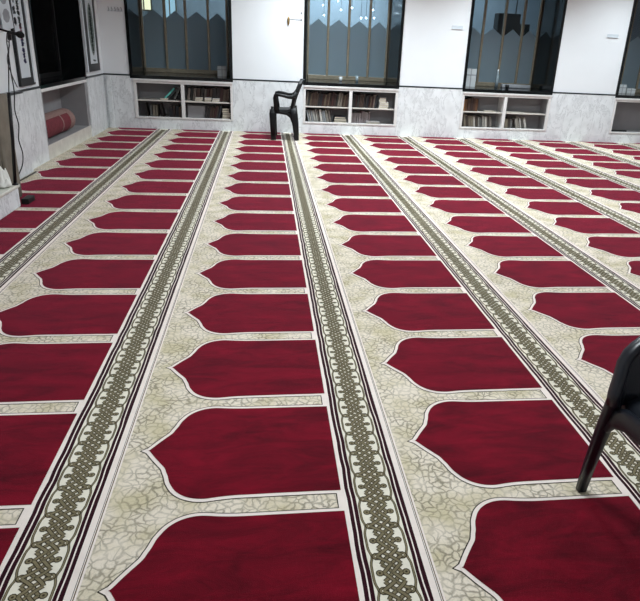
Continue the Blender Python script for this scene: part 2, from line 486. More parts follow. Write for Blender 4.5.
# windows
YG = 14.6
def window(n, a, b, mull, blind=False):
    w = struct('window_%d' % n)
    q = MB()
    sp = .09                                  # splay of the granite reveal
    f = .075                                  # granite front border
    # granite front border, reveals and sill
    def ring(x0, x1, z0, z1, y): return [(x0, y, z0), (x1, y, z0), (x1, y, z1), (x0, y, z1)]
    R = [ring(a, b, 1.238, ZT, YB+.012), ring(a, b, 1.238, ZT, YB-.014), ring(a+f, b-f, 1.318, ZT-f, YB-.014), ring(a+f+sp, b-f-sp, 1.345, ZT-f-sp, YG)]
    q.grid(R, M['granite'], closed=True, sm=False)
    q.build('granite_surround', w)
    x0, x1, z0, z1 = a+f+sp, b-f-sp, 1.345, ZT-f-sp
    q = MB(); t = .05
    q.box(x0, x1, YG-.05, YG+.04, z0, z0+.11, M['alu']); q.box(x0, x1, YG-.05, YG+.04, z1-t, z1, M['alu'])
    q.box(x0, x0+t, YG-.05, YG+.04, z0, z1, M['alu']); q.box(x1-t, x1, YG-.05, YG+.04, z0, z1, M['alu'])
    q.build('window_frame', w, bevel=.008)
    xs = [x0+t*.5]+list(mull)+[x1-t*.5]
    for m in mull:
        q = MB(); q.box(m-.032, m+.032, YG-.06, YG+.04, z0+.08, z1, M['alu']); q.build('mullion', w, bevel=.01)
    for i in range(len(xs)-1):
        l, r = xs[i], xs[i+1]
        q = MB(); q.box(l, r, YG-.004, YG+.004, z0+.05, z1, M['glass']); pn = q.build('pane', w)
        q = MB(); c = (l+r)/2
        q.prism([(l+.03, YG-.012, z0+.1), (r-.03, YG-.012, z0+.1), (r-.03, YG-.012, 2.71), (c, YG-.012, 2.90), (l+.03, YG-.012, 2.71)], (0, .004, 0), M['film'])
        q.build('frosted_film', pn)
    return w
window(1, *WIN[0], (.168, .70, 1.29))
window(2, *WIN[1], (4.518, 5.09, 5.667))
window(3, *WIN[2], (8.91, 9.517, 10.071))
window(4, *WIN[3], (13.35, 13.9, 14.45))

# left wall with its window, niche, pilaster and slab
wl = tag(bpy.data.objects.new('wall_left', None), kind='structure'); C.objects.link(wl)
LW = (8.62, 11.70)
mb = MB()
for y0, y1 in ((-6, 8.62), (11.70, YB+.6)): mb.box(XL-.9, XL, y0, y1, ZF, 5, M['wall'])
mb.box(XL-.9, XL, LW[0], LW[1], ZT, 5, M['wall'])
mb.box(XL-.9, XL, LW[0], LW[1], ZF, .25, M['wall']); mb.box(XL-.9, XL-.55, LW[0], LW[1], .25, 1.24, M['wall'])
mb.build('wall_panel', wl)
def slab(y0, y1, x, z0=ZF, z1=1.292, mat='marble', strip=True):
    q = MB(); q.box(XL, x, y0, y1, z0, z1, M[mat]); q.build('marble_panel', wl, bevel=.006)
    if strip:
        q = MB(); q.box(XL, x+.004, y0, y1, z1, z1+.036, M['strip']); q.build('dado_strip', wl)
slab(7.5, 8.62, XL+.02); slab(-6, 7.5, XL+.10, .0005)
slab(LW[0], LW[1], XL+.02, ZF, .262, 'cmarble', False)
slab(11.70, 12.93, XL+.04)
q = MB(); q.box(XL, XL+.035, 11.74, 12.9, 1.33, 5, M['wall']); q.build('pilaster', wl, bevel=.01)
slab(12.93, YB-.08, XL+.012)

w = struct('window_5')
q = MB(); a, b = LW
def ringx(x, y0, y1, z0, z1): return [(x, y0, z0), (x, y1, z0), (x, y1, z1), (x, y0, z1)]
q.grid([ringx(XL, a, b, 1.27, ZT), ringx(XL+.022, a, b, 1.27, ZT), ringx(XL+.022, a+.05, b-.05, 1.335, ZT-.08), ringx(XL-.5, a+.1, b-.1, 1.355, ZT-.12)], M['granite'], closed=True, sm=False)
q.build('granite_surround', w)
q = MB(); xg = XL-.5
q.box(xg-.04, xg+.04, a+.1, b-.1, 1.35, 1.43, M['blackmetal']); q.box(xg-.04, xg+.04, a+.1, a+.16, 1.43, 4, M['blackmetal']); q.box(xg-.04, xg+.04, b-.16, b-.1, 1.43, 4, M['blackmetal'])
q.build('window_frame', w, bevel=.008)
q = MB(); q.box(xg-.03, xg+.03, 10.1, 10.16, 1.43, 4, M['blackmetal']); q.build('mullion', w)
for y0, y1 in ((a+.16, 10.1), (10.16, b-.16)):
    q = MB(); q.box(xg-.004, xg+.004, y0, y1, 1.43, 4.05, M['glass']); q.build('pane', w)

# niche lining under the left window
q = MB(); nr = tag(bpy.data.objects.new('trim_1', None), kind='structure'); C.objects.link(nr)
q.box(XL-.55, XL-.53, 8.64, 11.68, .262, 1.24, M['shelfin'])
q.box(XL-.53, XL+.02, 8.62, 8.66, .262, 1.24, M['shelfin']); q.box(XL-.53, XL+.02, 11.5, 11.70, .262, 1.24, M['shelfin'])
q.box(XL-.53, XL+.02, 8.66, 11.5, .262, .272, M['shelfin'])
q.build('niche_lining', nr)
q = MB(); q.box(XL-.53, XL+.03, 8.62, 11.70, 1.215, 1.272, M['whiteframe']); q.build('niche_head', nr, bevel=.006)

# plain walls closing the hall to the right and behind the viewer
mb = MB(); mb.box(16.6, 16.8, -6, YB+1.3, ZF, 5, M['wall']); tag(mb.build('wall_right'), kind='structure')
mb = MB(); mb.box(-4, 17, -6.2, -6, ZF, 5, M['wall']); tag(mb.build('wall_front'), kind='structure')

# what lies outside the back windows: a pale blue passage
mb = MB(); mb.box(-4, 22, 19.0, 19.2, -.5, 6, M['outblue']); tag(mb.build('wall_outside'), kind='structure')
mb = MB(); mb.box(-4, 22, TH+.05, 19.0, -.6, -.5, M['outfloor']); tag(mb.build('ground_outside'), kind='structure')

# ------------------------------------------------------------------ recessed bookcases
BC = [dict(x=(-.53, 1.955), mid=.678, zs=.705, nm='leftmost'), dict(x=(3.80, 6.35), mid=5.068, zs=.690, nm='middle'),
      dict(x=(8.15, 10.70), mid=9.398, zs=.705, nm='third'), dict(x=(12.615, 15.19), mid=None, zs=None, nm='rightmost')]
WHERE = ['under the leftmost back window', 'under the middle window by the far chair', 'under the third back window', 'under the window at the right edge']
BY0, BY1 = YB-.03, YB+.515
for k, d in enumerate(BC):
    a, b = d['x']
    t = thing('bookcase', ['white recessed two-bay bookcase under the leftmost back window, half filled', 'white recessed two-bay bookcase behind the far black chair, packed with books',
                           'white recessed two-bay bookcase under the third window, upper right shelf nearly empty', 'white recessed empty cupboard at the right edge of the back wall'][k],
              'bookcase', ((a+b)/2, YB, .262), 0, 'recessed bookcases under the back windows')
    ox, oz = (a+b)/2, .262
    def B(mat, boxes, name, bev=.005):
        q = MB()
        for x0, x1, y0, y1, z0, z1 in boxes: q.box(x0-ox, x1-ox, y0-YB, y1-YB, z0-oz, z1-oz, M[mat])
        return q.build(name, t, bevel=bev)
    fw = .06
    B('whiteframe', [(a, b, BY0, YB+.05, 1.135, 1.234), (a, b, BY0, YB+.05, .264, .296), (a, a+fw, BY0, YB+.05, .296, 1.135), (b-fw, b, BY0, YB+.05, .296, 1.135)], 'frame')
    B('whiteframe', [(a-.002, b+.002, BY0-.025, YB-.005, 1.19, 1.236)], 'cornice')
    B('shelfin', [(a+.01, b-.01, BY1-.02, BY1, .27, 1.23), (a+.002, a+.03, YB+.05, BY1-.02, .27, 1.23), (b-.03, b-.002, YB+.05, BY1-.02, .27, 1.23),
                  (a+.03, b-.03, YB+.05, BY1-.02, .27, .29), (a+.03, b-.03, YB+.05, BY1-.02, 1.2, 1.23)], 'carcass', 0)
    if d['mid']:
        m = d['mid']; z = d['zs']
        B('whiteframe', [(m-.042, m+.042, BY0, YB+.06, .296, 1.135), (m-.02, m+.02, YB+.06, BY1-.02, .29, 1.2)], 'divider')
        for x0, x1 in ((a+fw, m-.03), (m+.03, b-fw)): B('shelfboard', [(x0, x1, YB+.02, BY1-.025, z-.015, z+.015)], 'shelf')

# books -------------------------------------------------------------
book_mats = {}
def bmat(c):
    if c not in book_mats: book_mats[c] = plain('book_cover', c, .55, var=.15, scale=40)
    return book_mats[c]
def book(x, y, z, w, h, dp, c, lean, label, group, flat=False):
    """spine faces the room; local origin at the lower left front corner"""
    q = MB(); e = .006
    m = bmat(c)
    q.box(0, e, 0, dp, 0, h, m); q.box(w-e, w, 0, dp, 0, h, m); q.box(0, w, 0, e, 0, h, m)
    q.box(e, w-e, e, dp-.01, .006, h-.008, M['pages'])
    o = q.build('book', None, (x, y, z))
    o.rotation_euler = (0, lean, 0)
    return tag(o, label, 'book', group)
DARK = [(52, 38, 34), (66, 48, 42), (40, 36, 36), (74, 58, 48), (58, 30, 28), (46, 46, 44), (84, 70, 58), (36, 40, 46)]
GREYS = [(132, 130, 124), (104, 100, 94), (160, 156, 148), (70, 64, 58), (118, 110, 96), (88, 90, 88), (176, 172, 164), (60, 52, 46)]
TAN = [(140, 96, 52), (96, 66, 44), (168, 128, 84), (70, 50, 40), (120, 84, 60)]
CN = {}
def cname(c):
    r, g, b = c; v = (r+g+b)/3
    if r-b > 50: return 'tan'
    if v < 60: return 'dark'
    if r-b > 14 and v < 90: return 'brown'
    if v > 140: return 'pale'
    return 'grey'
def row(n, x0, x1, z, hmin, hmax, pal, lean, case, shelf, tail='', fill=None, ypos=.09):
    """n books side by side from x0 to x1"""
    rng = random.Random(hash((round(x0*100), round(z*100))) & 0xffff)
    ws = [rng.uniform(.7, 1.3) for _ in range(n)]; s = (x1-x0)/sum(ws); x = x0
    for i in range(n):
        w = ws[i]*s*.96; h = rng.uniform(hmin, hmax); c = pal[rng.randrange(len(pal))]
        ln = lean*rng.uniform(.9, 1.1)
        wc = w*math.cos(ln)*.98
        zz = z + (abs(math.sin(ln))*wc if ln > 0 else 0)
        book(x, YB+ypos+rng.uniform(0, .03), zz+.001, wc, h, .30, c, ln,
             '%s upright book, %s from left in the %s bay of the %s bookcase' % (cname(c), ORD[i+CN.get((case, shelf), 0)], shelf, case), 'books on the %s shelf of the %s bookcase' % (shelf, case))
        x += ws[i]*s
    CN[(case, shelf)] = CN.get((case, shelf), 0)+n
def stack(items, x, z, case, shelf, ypos=.06, pile_='only'):
    for i, (w, h, dp, c) in enumerate(items):
        q = MB(); m = bmat(c); e = .006
        q.box(0, w, 0, dp, 0, e, m); q.box(0, w, 0, dp, h-e, h, m); q.box(0, e, 0, dp, 0, h, m)
        q.box(e, w-.008, .008, dp-.008, e, h-e, M['pages'])
        o = q.build('book', None, (x+.01*((i*7) % 3), YB+ypos, z+.001))
        pos = 'only one' if len(items) == 1 else ['lowest', 'second up', 'third up', 'fourth up', 'topmost'][min(i, 4)] if i < len(items)-1 else 'topmost'
        tag(o, ('%s flat book, %s of the %s pile in the %s bay, %s bookcase' % (cname(c), pos, pile_, shelf, case)) if len(items) > 1 else '%s flat book lying alone on the %s shelf of the %s bookcase' % (cname(c), shelf, case), 'book', 'flat books on the %s shelf of the %s bookcase' % (shelf, case))
        z += h+.001
zb = .291
# leftmost bookcase
zs = .705+.015
book(.16, YB+.10, zs+.038, .05, .40, .28, (96, 190, 180), .80, 'teal-edged book leaning steeply on the upper left shelf of the leftmost bookcase', 'leaning books on the upper left shelf of the leftmost bookcase')
book(.25, YB+.10, zs+.042, .06, .36, .28, (52, 60, 60), .72, 'dark book leaning against the teal-edged one on the upper left shelf', 'leaning books on the upper left shelf of the leftmost bookcase')
book(.42, YB+.10, zs+.026, .06, .36, .28, (88, 92, 90), .42, 'grey book leaning nearest the divider on the upper left shelf of the leftmost bookcase', 'leaning books on the upper left shelf of the leftmost bookcase')
stack([(.20, .05, .05, (206, 202, 196))], .10, zs, 'leftmost', 'upper left', .03)
book(.12, YB+.12, zb, .045, .34, .28, (30, 24, 22), -.20, 'dark thick book leaning alone on the lower left shelf of the leftmost bookcase', 'leaning books on the lower left shelf of the leftmost bookcase')
book(-.27, YB+.14, zb, .03, .33, .28, (56, 48, 44), -.14, 'thin brown book leaning on the lower left shelf near the left end', 'leaning books on the lower left shelf of the leftmost bookcase')
row(3, -.20, .0, zb, .28, .34, GREYS[4:6]+[(110, 104, 98)], 0, 'leftmost', 'lower left', ypos=.15)
row(4, .30, .60, zb, .24, .30, DARK, 0, 'leftmost', 'lower left', ypos=.15)
row(13, .76, 1.84, zs, .30, .37, DARK+[(110, 100, 94), (96, 90, 84)], .14, 'leftmost', 'upper right', ypos=.15)
stack([(.19, .05, .1, (190, 184, 178)), (.19, .05, .1, (170, 164, 160))], .98, zs, 'leftmost', 'upper right', .03, 'left')
stack([(.17, .05, .1, (128, 122, 118)), (.17, .045, .1, (226, 224, 220))], 1.22, zs, 'leftmost', 'upper right', .03, 'middle')
stack([(.18, .045, .1, (235, 233, 230)), (.18, .04, .1, (215, 212, 208))], 1.42, zs, 'leftmost', 'upper right', .03, 'right')
row(7, 1.20, 1.60, zb, .28, .35, DARK+GREYS[:4], .22, 'leftmost', 'lower right', ypos=.1)
stack([(.20, .05, .28, (84, 76, 72)), (.21, .06, .28, (112, 106, 100)), (.20, .05, .28, (70, 62, 58)), (.19, .06, .28, (100, 94, 90)), (.18, .05, .28, (80, 74, 70))], 1.66, zb, 'leftmost', 'lower right', .08)
q = MB(); q.box(0, .46, 0, .05, 0, .30, M['shelfin']); o = q.build('board', None, (.76, YB+.2, zb+.009), bevel=.006); o.rotation_euler = (-.12, 0, 0)
tag(o, 'grey board propped up on the lower right shelf of the leftmost bookcase', 'board')
# middle bookcase
zs = .690+.015
row(21, 3.87, 5.00, zs, .30, .37, DARK+[(98, 86, 70), (120, 112, 102)], .12, 'middle', 'upper left')
row(11, 3.95, 4.60, zb, .29, .34, [(150, 148, 142), (120, 116, 108), (176, 172, 166), (96, 90, 84), (134, 138, 140)], -.22, 'middle', 'lower left')
stack([(.36, .05, .28, (40, 38, 42)), (.34, .06, .28, (52, 50, 52)), (.30, .05, .28, (44, 50, 60))], 4.64, zb, 'middle', 'lower left')
row(15, 5.13, 5.80, zs, .29, .35, DARK+[(110, 100, 92)], .10, 'middle', 'upper right')
stack([(.26, .06, .26, (222, 220, 216)), (.26, .055, .26, (206, 204, 200)), (.24, .05, .24, (230, 228, 224)), (.19, .06, .22, (214, 210, 204)), (.18, .05, .2, (190, 186, 180))], 5.86, zs, 'middle', 'upper right')
row(8, 5.13, 5.66, zb, .26, .33, [(132, 122, 122), (110, 102, 102), (146, 138, 138)], 0, 'middle', 'lower right', ypos=.15)
stack([(.42, .035, .22, (92, 96, 104)), (.38, .03, .2, (168, 168, 168))], 5.52, zb, 'middle', 'lower right', .04)
# third bookcase
zs = .705+.015
row(6, 8.22, 8.66, zs, .30, .37, TAN+DARK[:3], 0, 'third', 'upper left')
row(13, 8.27, 9.14, zb, .26, .34, GREYS, -.14, 'third', 'lower left')
row(4, 9.46, 9.75, zb, .24, .30, GREYS[3:6], -.08, 'third', 'lower right')
row(5, 9.84, 10.18, zb, .26, .34, [(170, 168, 162), (80, 78, 74), (50, 46, 44), (140, 136, 128)], -.26, 'third', 'lower right')
stack([(.32, .03, .25, (196, 190, 180))], 8.84, zs, 'third', 'upper left')
stack([(.5, .02, .25, (206, 202, 194))], 9.5, zs, 'third', 'upper right')
# rightmost cupboard
q = MB(); q.box(0, .52, 0, .12, 0, .055, M['darkbox']); tag(q.build('case', None, (12.69, YB+.07, .2925), bevel=.01), 'flat black case lying in the empty cupboard at the right edge', 'case')

# ------------------------------------------------------------------ plastic chairs
def profile_back(mb, path, halfw, mat, th=.035, nx=14, rim=.02, bow=.05):
    """backrest: path = [(depth, z)], halfw per station; bowed, closed shell with a raised rim"""
    front, back = [], []
    for (d, z), hw in zip(path, halfw):
        f, b = [], []
        for i in range(nx+1):
            s = -1+2*i/nx; bw = bow*(s*s)
            r = rim if abs(s) > .86 else 0
            f.append((d-bw-r, s*hw, z)); b.append((d-bw+th, s*hw, z))
        front.append(f); back.append(b)
    mb.grid(front, mat); mb.grid(back, mat, flip=True)
    for i in (0, nx): mb.grid([[r[i] for r in front], [r[i] for r in back]], mat, sm=False)
    for k in (0, -1): mb.grid([front[k], back[k]], mat, sm=False)

def seat_mesh(x0, x1, hw, z, mat, hw1=None):
    mb = MB(); hw1 = hw1 or hw
    nx, ny = 10, 10; top, bot = [], []
    for i in range(nx+1):
        t = i/nx; x = x0+(x1-x0)*t; h = hw+(hw1-hw)*t; rt, rb = [], []
        for j in range(ny+1):
            s = -1+2*j/ny
            dish = -.025*(1-s*s)*math.sin(PI*min(1, t*1.1+.05))
            lip = -.06*(1-min(1, t/.12))**2
            edge = -.03*max(0, abs(s)-.85)/.15
            rt.append((x, s*h, z+dish+lip+edge)); rb.append((x, s*h, z+dish+lip+edge-.03-(.05 if abs(s) > .9 or t < .08 else 0)))
        top.append(rt); bot.append(rb)
    mb.grid(top, mat); mb.grid(bot, mat, flip=True)
    for e in (0, ny): mb.grid([[r[e] for r in top], [r[e] for r in bot]], mat)
    for e in (0, nx): mb.grid([top[e], bot[e]], mat)
    return mb

# far armchair, front towards local -x
P = M['plastic']
ch = thing('plastic_armchair', 'black plastic armchair standing alone against the far wall beside the middle bookcase', 'chair', (3.285, 12.36, .004), -.05, 'black plastic chairs')
seat_mesh(-.32, .22, .38, .735, P, .34).build('seat', ch)
q = MB(); path = [(.20+.0*k, .70) for k in ()]
st = [(.19, .70), (.215, .80), (.24, .92), (.28, 1.05), (.335, 1.19), (.40, 1.34), (.445, 1.43)]
profile_back(q, st, [.34, .345, .35, .35, .34, .31, .25], P, .04); q.build('backrest', ch)
for s in (1, -1):
    q = MB(); q.sweep([(-.265, s*.40, .003), (-.285, s*.39, .35), (-.30, s*.375, .62), (-.29, s*.365, .72)], [(.07, .125), (.075, .14), (.08, .15), (.07, .14)], (0, 1, 0), P); q.build('leg', ch)
    q = MB(); q.sweep([(.30, s*.37, .003), (.27, s*.36, .35), (.225, s*.345, .60), (.20, s*.34, .76)], [(.07, .12), (.075, .15), (.08, .18), (.08, .18)], (0, 1, 0), P); q.build('leg', ch)
    q = MB()
    q.sweep([(-.20, s*.37, .70), (-.215, s*.40, .85), (-.235, s*.415, 1.0), (-.225, s*.42, 1.06), (-.17, s*.42, 1.075), (-.05, s*.42, 1.06), (.08, s*.41, 1.03), (.17, s*.385, 1.025), (.24, s*.35, 1.06), (.29, s*.34, 1.13)],
            [(.07, .13), (.07, .11), (.075, .10), (.085, .085), (.09, .075), (.09, .075), (.09, .08), (.08, .095), (.06, .10), (.05, .10)], (0, 1, 0), P)
    q.build('armrest', ch)
    q = MB(); q.sweep([(-.27, s*.375, .68), (-.1, s*.37, .66), (.06, s*.36, .63), (.16, s*.35, .56), (.20, s*.345, .45)], [(.03, .10), (.03, .075), (.03, .07), (.03, .08), (.03, .07)], (0, 1, 0), P); q.build('apron', ch)

# near chair: armless, round-backed, front towards the viewer (local -y -> built along x then turned)
P2 = M['plasticb']
cn = thing('plastic_chair', 'black plastic chair with rounded back cut off by the right edge, in the foreground', 'chair', (4.915, -1.42, .004), PI/2, 'black plastic chairs')
# local x -> world y (front = -x), local y -> world -x
seat_mesh(-.47, .28, .36, .70, P2, .345).build('seat', cn)
q = MB()
zz = [.66, .72, .80, .87, .917, .95, .975, 1.0, 1.03, 1.055, 1.07]
hw = [.425, .42, .398, .383, .355, .318, .28, .235, .17, .10, .03]
profile_back(q, [(.25+.25*(z-.7), z) for z in zz], hw, P2, .035, 28, .0, .0)
q.build('backrest', cn)
q = MB()
edge = [(.245+.25*(z-.7), -h, z) for z, h in zip(zz, hw)]; edge = edge+[(x, -y, z) for x, y, z in edge[::-1]]
edge = [(x, y*.975, z) for x, y, z in edge]
q.sweep(edge, (.075, .05), (1, 0, 0), P2, 10, .7); q.build('back_rim', cn)
for s in (1, -1):
    q = MB(); q.sweep([(.405, s*.365, .003), (.375, s*.368, .2), (.32, s*.378, .45), (.275, s*.388, .62), (.255, s*.392, .72), (.28, s*.378, .82)], [(.058, .045), (.066, .05), (.078, .055), (.08, .06), (.076, .055), (.06, .045)], (0, 1, 0), P2); q.build('leg', cn)
    q = MB(); q.sweep([(-.47, s*.40, .003), (-.45, s*.385, .35), (-.42, s*.36, .70)], [(.055, .055), (.07, .065), (.09, .075)], (0, 1, 0), P2); q.build('leg', cn)
    q = MB(); q.sweep([(.30, s*.385, .50), (.26, s*.38, .57), (.16, s*.375, .62), (0, s*.37, .635), (-.2, s*.365, .635), (-.36, s*.36, .60), (-.42, s*.365, .50)], [(.035, .09), (.035, .11), (.04, .12), (.04, .12), (.04, .12), (.035, .11), (.035, .09)], (0, 1, 0), P2); q.build('apron', cn)

# ------------------------------------------------------------------ left corner: plinth, drape, microphone, boards
q = MB(); pl = thing('marble_plinth', 'low white marble plinth on the carpet at the left edge', 'plinth', (-.85, 4, 0))
q.box(-.285, .305, -3.6, 1.14, .0012, .265, M['marble']); q.build('plinth_block', pl, bevel=.01)
q = MB(); q.box(-.285, .325, -3.62, 1.16, .265, .31, M['cmarble']); q.build('top_slab', pl, bevel=.012)

t = thing('draped_lectern', 'grey-brown cloth draped over a dark wooden stand behind the marble plinth', 'stand', (-.99, 5.45, .001))
q = MB()
for x, y in ((-.2, -.2), (.24, -.2), (-.2, .22), (.24, .22)): q.box(x-.02, x+.02, y-.02, y+.02, 0, 1.41, M['wood'])
q.box(-.23, .27, -.23, .25, 1.37, 1.41, M['wood']); q.build('stand_frame', t, bevel=.006)
q = MB(); ncol = 72; rows = []
for iz in range(9):
    f = iz/8; z = 1.43-f*1.40; r = []
    for k in range(ncol):
        a = 2*PI*k/ncol; cx, sx = math.cos(a), math.sin(a)
        px = .27*math.copysign(abs(cx)**.35, cx); py = .27*math.copysign(abs(sx)**.35, sx)
        fold = 1+f*.05*math.sin(a*11+.6)+.02*f*math.sin(a*17)
        r.append((.02+px*fold, .01+py*fold, z))
    rows.append(r)
q.grid(rows, M['cloth'], closed=True); q.poly(rows[0], M['cloth']); o = q.build('drape', t)
md = o.modifiers.new('thick', 'SOLIDIFY'); md.thickness = .006*S

def cloth_heap(name, label, cx, cy, z, rx, ry, h, seed):
    q = MB(); rows = []; n = 36
    for i in range(10):
        f = i/9; r = []
        for k in range(n):
            a = 2*PI*k/n; rr = 1-f
            w_ = noise.noise((math.cos(a)*1.8+seed, math.sin(a)*1.8, f*2.2))*.5
            zz = h*(1-rr**1.6)*(1+.9*noise.noise((rr*math.cos(a)*3+seed, rr*math.sin(a)*3, 4.2)))
            rr2 = rr*(1+.3*w_)
            r.append((rx*rr2*math.cos(a), ry*rr2*math.sin(a), max(0.001, zz)))
        rows.append(r)
    q.grid(rows, M['tissue'], closed=True)
    q.poly(rows[0][::-1], M['tissue'])
    o = q.build(name, None, (cx, cy, z), sub=1)
    return tag(o, label, 'cloth')
cloth_heap('crumpled_cloth', 'white crumpled cloth lying on the far end of the marble plinth by the microphone stand', -.635, 4.925, .3115, .105, .115, .24, 8.4)

ms = thing('microphone_stand', 'slim black microphone stand leaning beside the draped cloth', 'microphone stand', (-.555, 5.085, .311))
q = MB(); q.lathe([(.0, .0), (.042, .0), (.042, .012), (.02, .025), (.012, .04), (.0, .04)], M['blackmetal']); q.build('base', ms)
q = MB(); q.tube([(0, 0, .02), (.05, .01, .6), (.085, .02, 1.19)], .022, M['blackmetal']); q.build('pole', ms)
q = MB(); q.tube([(.085, .02, 1.17), (.14, .03, 1.6), (.19, .04, 1.88)], .007, M['blackmetal']); q.build('pole', ms)
q = MB(); q.tube([(.04, .04, 1.955), (.15, .04, 1.925), (.24, .04, 1.905)], .013, M['blackmetal']); q.sweep([(.185, .04, 1.82), (.19, .04, 1.93)], (.04, .04), (1, 0, 0), M['blackmetal']); q.build('boom', ms)
mi = thing('microphone', 'black foam-headed microphone on top of the slim stand', 'microphone', (-.345, 5.10, 2.22))
q = MB(); q.tube([(-.0, 0, .0), (.07, 0, -.012)], .021, M['blackmetal']); q.build('body', mi)
q = MB()
q.lathe([(0.001, -.052), (.022, -.045), (.038, -.022), (.042, 0), (.038, .022), (.022, .045), (.001, .052)], M['foam'], (0, 0, 0), 16, 'x')
o = q.build('windscreen', mi, (.115, 0, -.02)); o.rotation_euler = (0, .17, 0)

def cable(name, label, pts, r=.009):
    q = MB(); dp = []
    P_ = [Vector(p) for p in pts]
    for i in range(len(P_)-1):
        p0, p1, p2, p3 = P_[max(i-1, 0)], P_[i], P_[i+1], P_[min(i+2, len(P_)-1)]
        for k in range(6):
            t_ = k/6
            dp.append(.5*((2*p1)+(-p0+p2)*t_+(2*p0-5*p1+4*p2-p3)*t_*t_+(-p0+3*p1-3*p2+p3)*t_**3))
    dp.append(P_[-1]); q.tube(dp, r, M['rubber'], 6)
    return tag(q.build(name), label, 'cable')
cable('microphone_cable', 'thin black cable hanging from the microphone down the marble pier', [(-.40, 5.16, 2.21), (-.62, 5.7, 2.1), (-.95, 6.6, 1.95), (-1.09, 6.97, 1.67), (-1.11, 7.04, 1.344), (-1.12, 6.98, 1.08), (-1.12, 7.05, .84),
      (-1.12, 6.96, .62), (-1.12, 7.04, .395), (-1.11, 6.93, .222), (-1.10, 6.66, .09), (-1.09, 6.58, .012)])
cable('wall_cable', 'second thin cable looping down to the black dado line on the left wall', [(-.38, 5.16, 2.17), (-.8, 6.2, 2.12), (-1.1, 7.1, 2.03), (-1.22, 7.25, 1.81), (-1.22, 7.34, 1.585), (-1.22, 7.5, 1.38)], .007)
cable('floor_cable', 'short black cable lying along the foot of the marble pier on the carpet', [(-1.10, 6.62, .012), (-1.10, 7.05, .011), (-1.10, 7.46, .011)], .011)
q = MB(); q.box(0, .10, 0, .26, 0, .075, M['darkbox']); tag(q.build('block', None, (-.575, 5.24, .0015), bevel=.012), 'small black adapter on the carpet behind the end of the marble plinth', 'block')  # plain dark block filling the dark spot by the stand's foot

# boards with calligraphy: left panel, right panel, hanging poster
def glyph(q, y, z, w, h, x, mat, seed):
    """a few ink strokes in a w x h cell, on a face looking along +x"""
    rg = random.Random(seed)
    def stroke(pts, t):
        for (a, b), (c, d) in zip(pts, pts[1:]):
            L = math.hypot(c-a, d-b) or 1; nx, ny = -(d-b)/L*t/2, (c-a)/L*t/2
            P_ = [(a+nx, b+ny), (a-nx, b-ny), (c-nx, d-ny), (c+nx, d+ny)]
            q.prism([(x, y+u*w, z+v*h) for u, v in P_], (.0015, 0, 0), mat)
    for _ in range(5):
        a = rg.uniform(.05, .45); b = rg.uniform(.1, .9)
        stroke([(a, b), (a+.25, b-.15*rg.choice((-1, 1))), (a+.5, b+.1*rg.choice((-1, 1)))], .2)
    stroke([(rg.uniform(.2, .8), .08), (rg.uniform(.2, .8), .92)], .18)

b1 = thing('calligraphy_board', 'tall black-framed white board with columns of script, left of the dark window', 'wall board', (XL+.03, 7.99, 1.375))
y0, y1, z1 = -.345, .345, 1.95
q = MB(); q.box(-.028, .018, y0, y1, 0, .13, M['boardblack']); q.box(-.028, .018, y0, y0+.06, .13, z1, M['boardblack']); q.box(-.028, .018, y1-.16, y1-.075, .13, z1, M['boardblack']); q.box(-.028, .018, y0, y1, z1, z1+.08, M['boardblack'])
q.build('frame', b1, bevel=.004)
q = MB(); q.box(-.026, .022, y1-.075, y1, .04, z1+.08, M['boardwhite']); q.build('white_edge', b1)
q = MB(); q.box(-.026, .006, y0+.06, y1-.16, .13, z1, M['boardwhite']); pan_name = q.build('panel', b1).name
q = MB()
for i in range(6): glyph(q, y0+.09, .93+i*.17, .14, .12, .006, M['inkgrey'], i); glyph(q, y0+.08, .93+i*.17, .16, .13, .006, M['inkgrey'], i+300)
pan = bpy.data.objects[pan_name]
q.build('grey_script', pan)
for mat, za, zb_, sd, nm in (('inkblue', .36, .72, 20, 'blue_script'), ('inkpink', .72, .92, 40, 'pink_script'), ('inkgreen', .92, 1.9, 60, 'green_script')):
    q = MB(); z = za
    while z < zb_: glyph(q, y0+.28, z, .13, .075, .006, M[mat], sd); glyph(q, y0+.27, z, .15, .08, .006, M[mat], sd+500); z += .085; sd += 1
    q.build(nm, pan)
b2 = thing('calligraphy_board', 'narrow black-framed white board with an oval of script, right of the dark window', 'wall board', (XL+.075, 12.2, 1.43))
q = MB(); y0, y1, z1 = -.56, .56, 1.9
q.box(-.028, .018, y0+.09, y1, 0, .16, M['boardblack']); q.box(-.028, .018, y0+.09, y0+.32, .16, z1, M['boardblack']); q.box(-.028, .018, y1-.13, y1, .16, z1, M['boardblack']); q.box(-.028, .018, y0+.09, y1, z1, z1+.1, M['boardblack'])
q.build('frame', b2, bevel=.004)
q = MB(); q.box(-.028, .02, y0, y0+.09, 0, z1+.1, M['boardwhite']); q.build('white_edge', b2)
q = MB(); q.box(-.028, .006, y0+.32, y1-.13, .16, z1, M['boardwhite']); pan2 = q.build('panel', b2)
q = MB(); yc, zc = .12, .9
q.poly([(.0068, yc+.24*math.cos(2*PI*k/28), zc+.56*math.sin(2*PI*k/28)) for k in range(28)], M['inkoval'])
for i in range(11):
    f = -1+2*(i+.5)/11; wv = .24*math.sqrt(1-f*f*.92)+.04
    glyph(q, yc-wv/2, zc+f*.46-.04, wv, .085, .008, M['inkgreen'], 100+i); glyph(q, yc-wv/2, zc+f*.46-.04, wv, .085, .008, M['inkgreen'], 140+i)
ell = [(yc+.17*math.cos(2*PI*k/24), zc+.52*math.sin(2*PI*k/24)) for k in range(25)]
for (a, b), (c, d) in zip(ell, ell[1:]): q.prism([(.006, a, b), (.006, c, d), (.006, yc+(c-yc)*.9, zc+(d-zc)*.95), (.006, yc+(a-yc)*.9, zc+(b-zc)*.95)], (.001, 0, 0), M['inkgreen'])
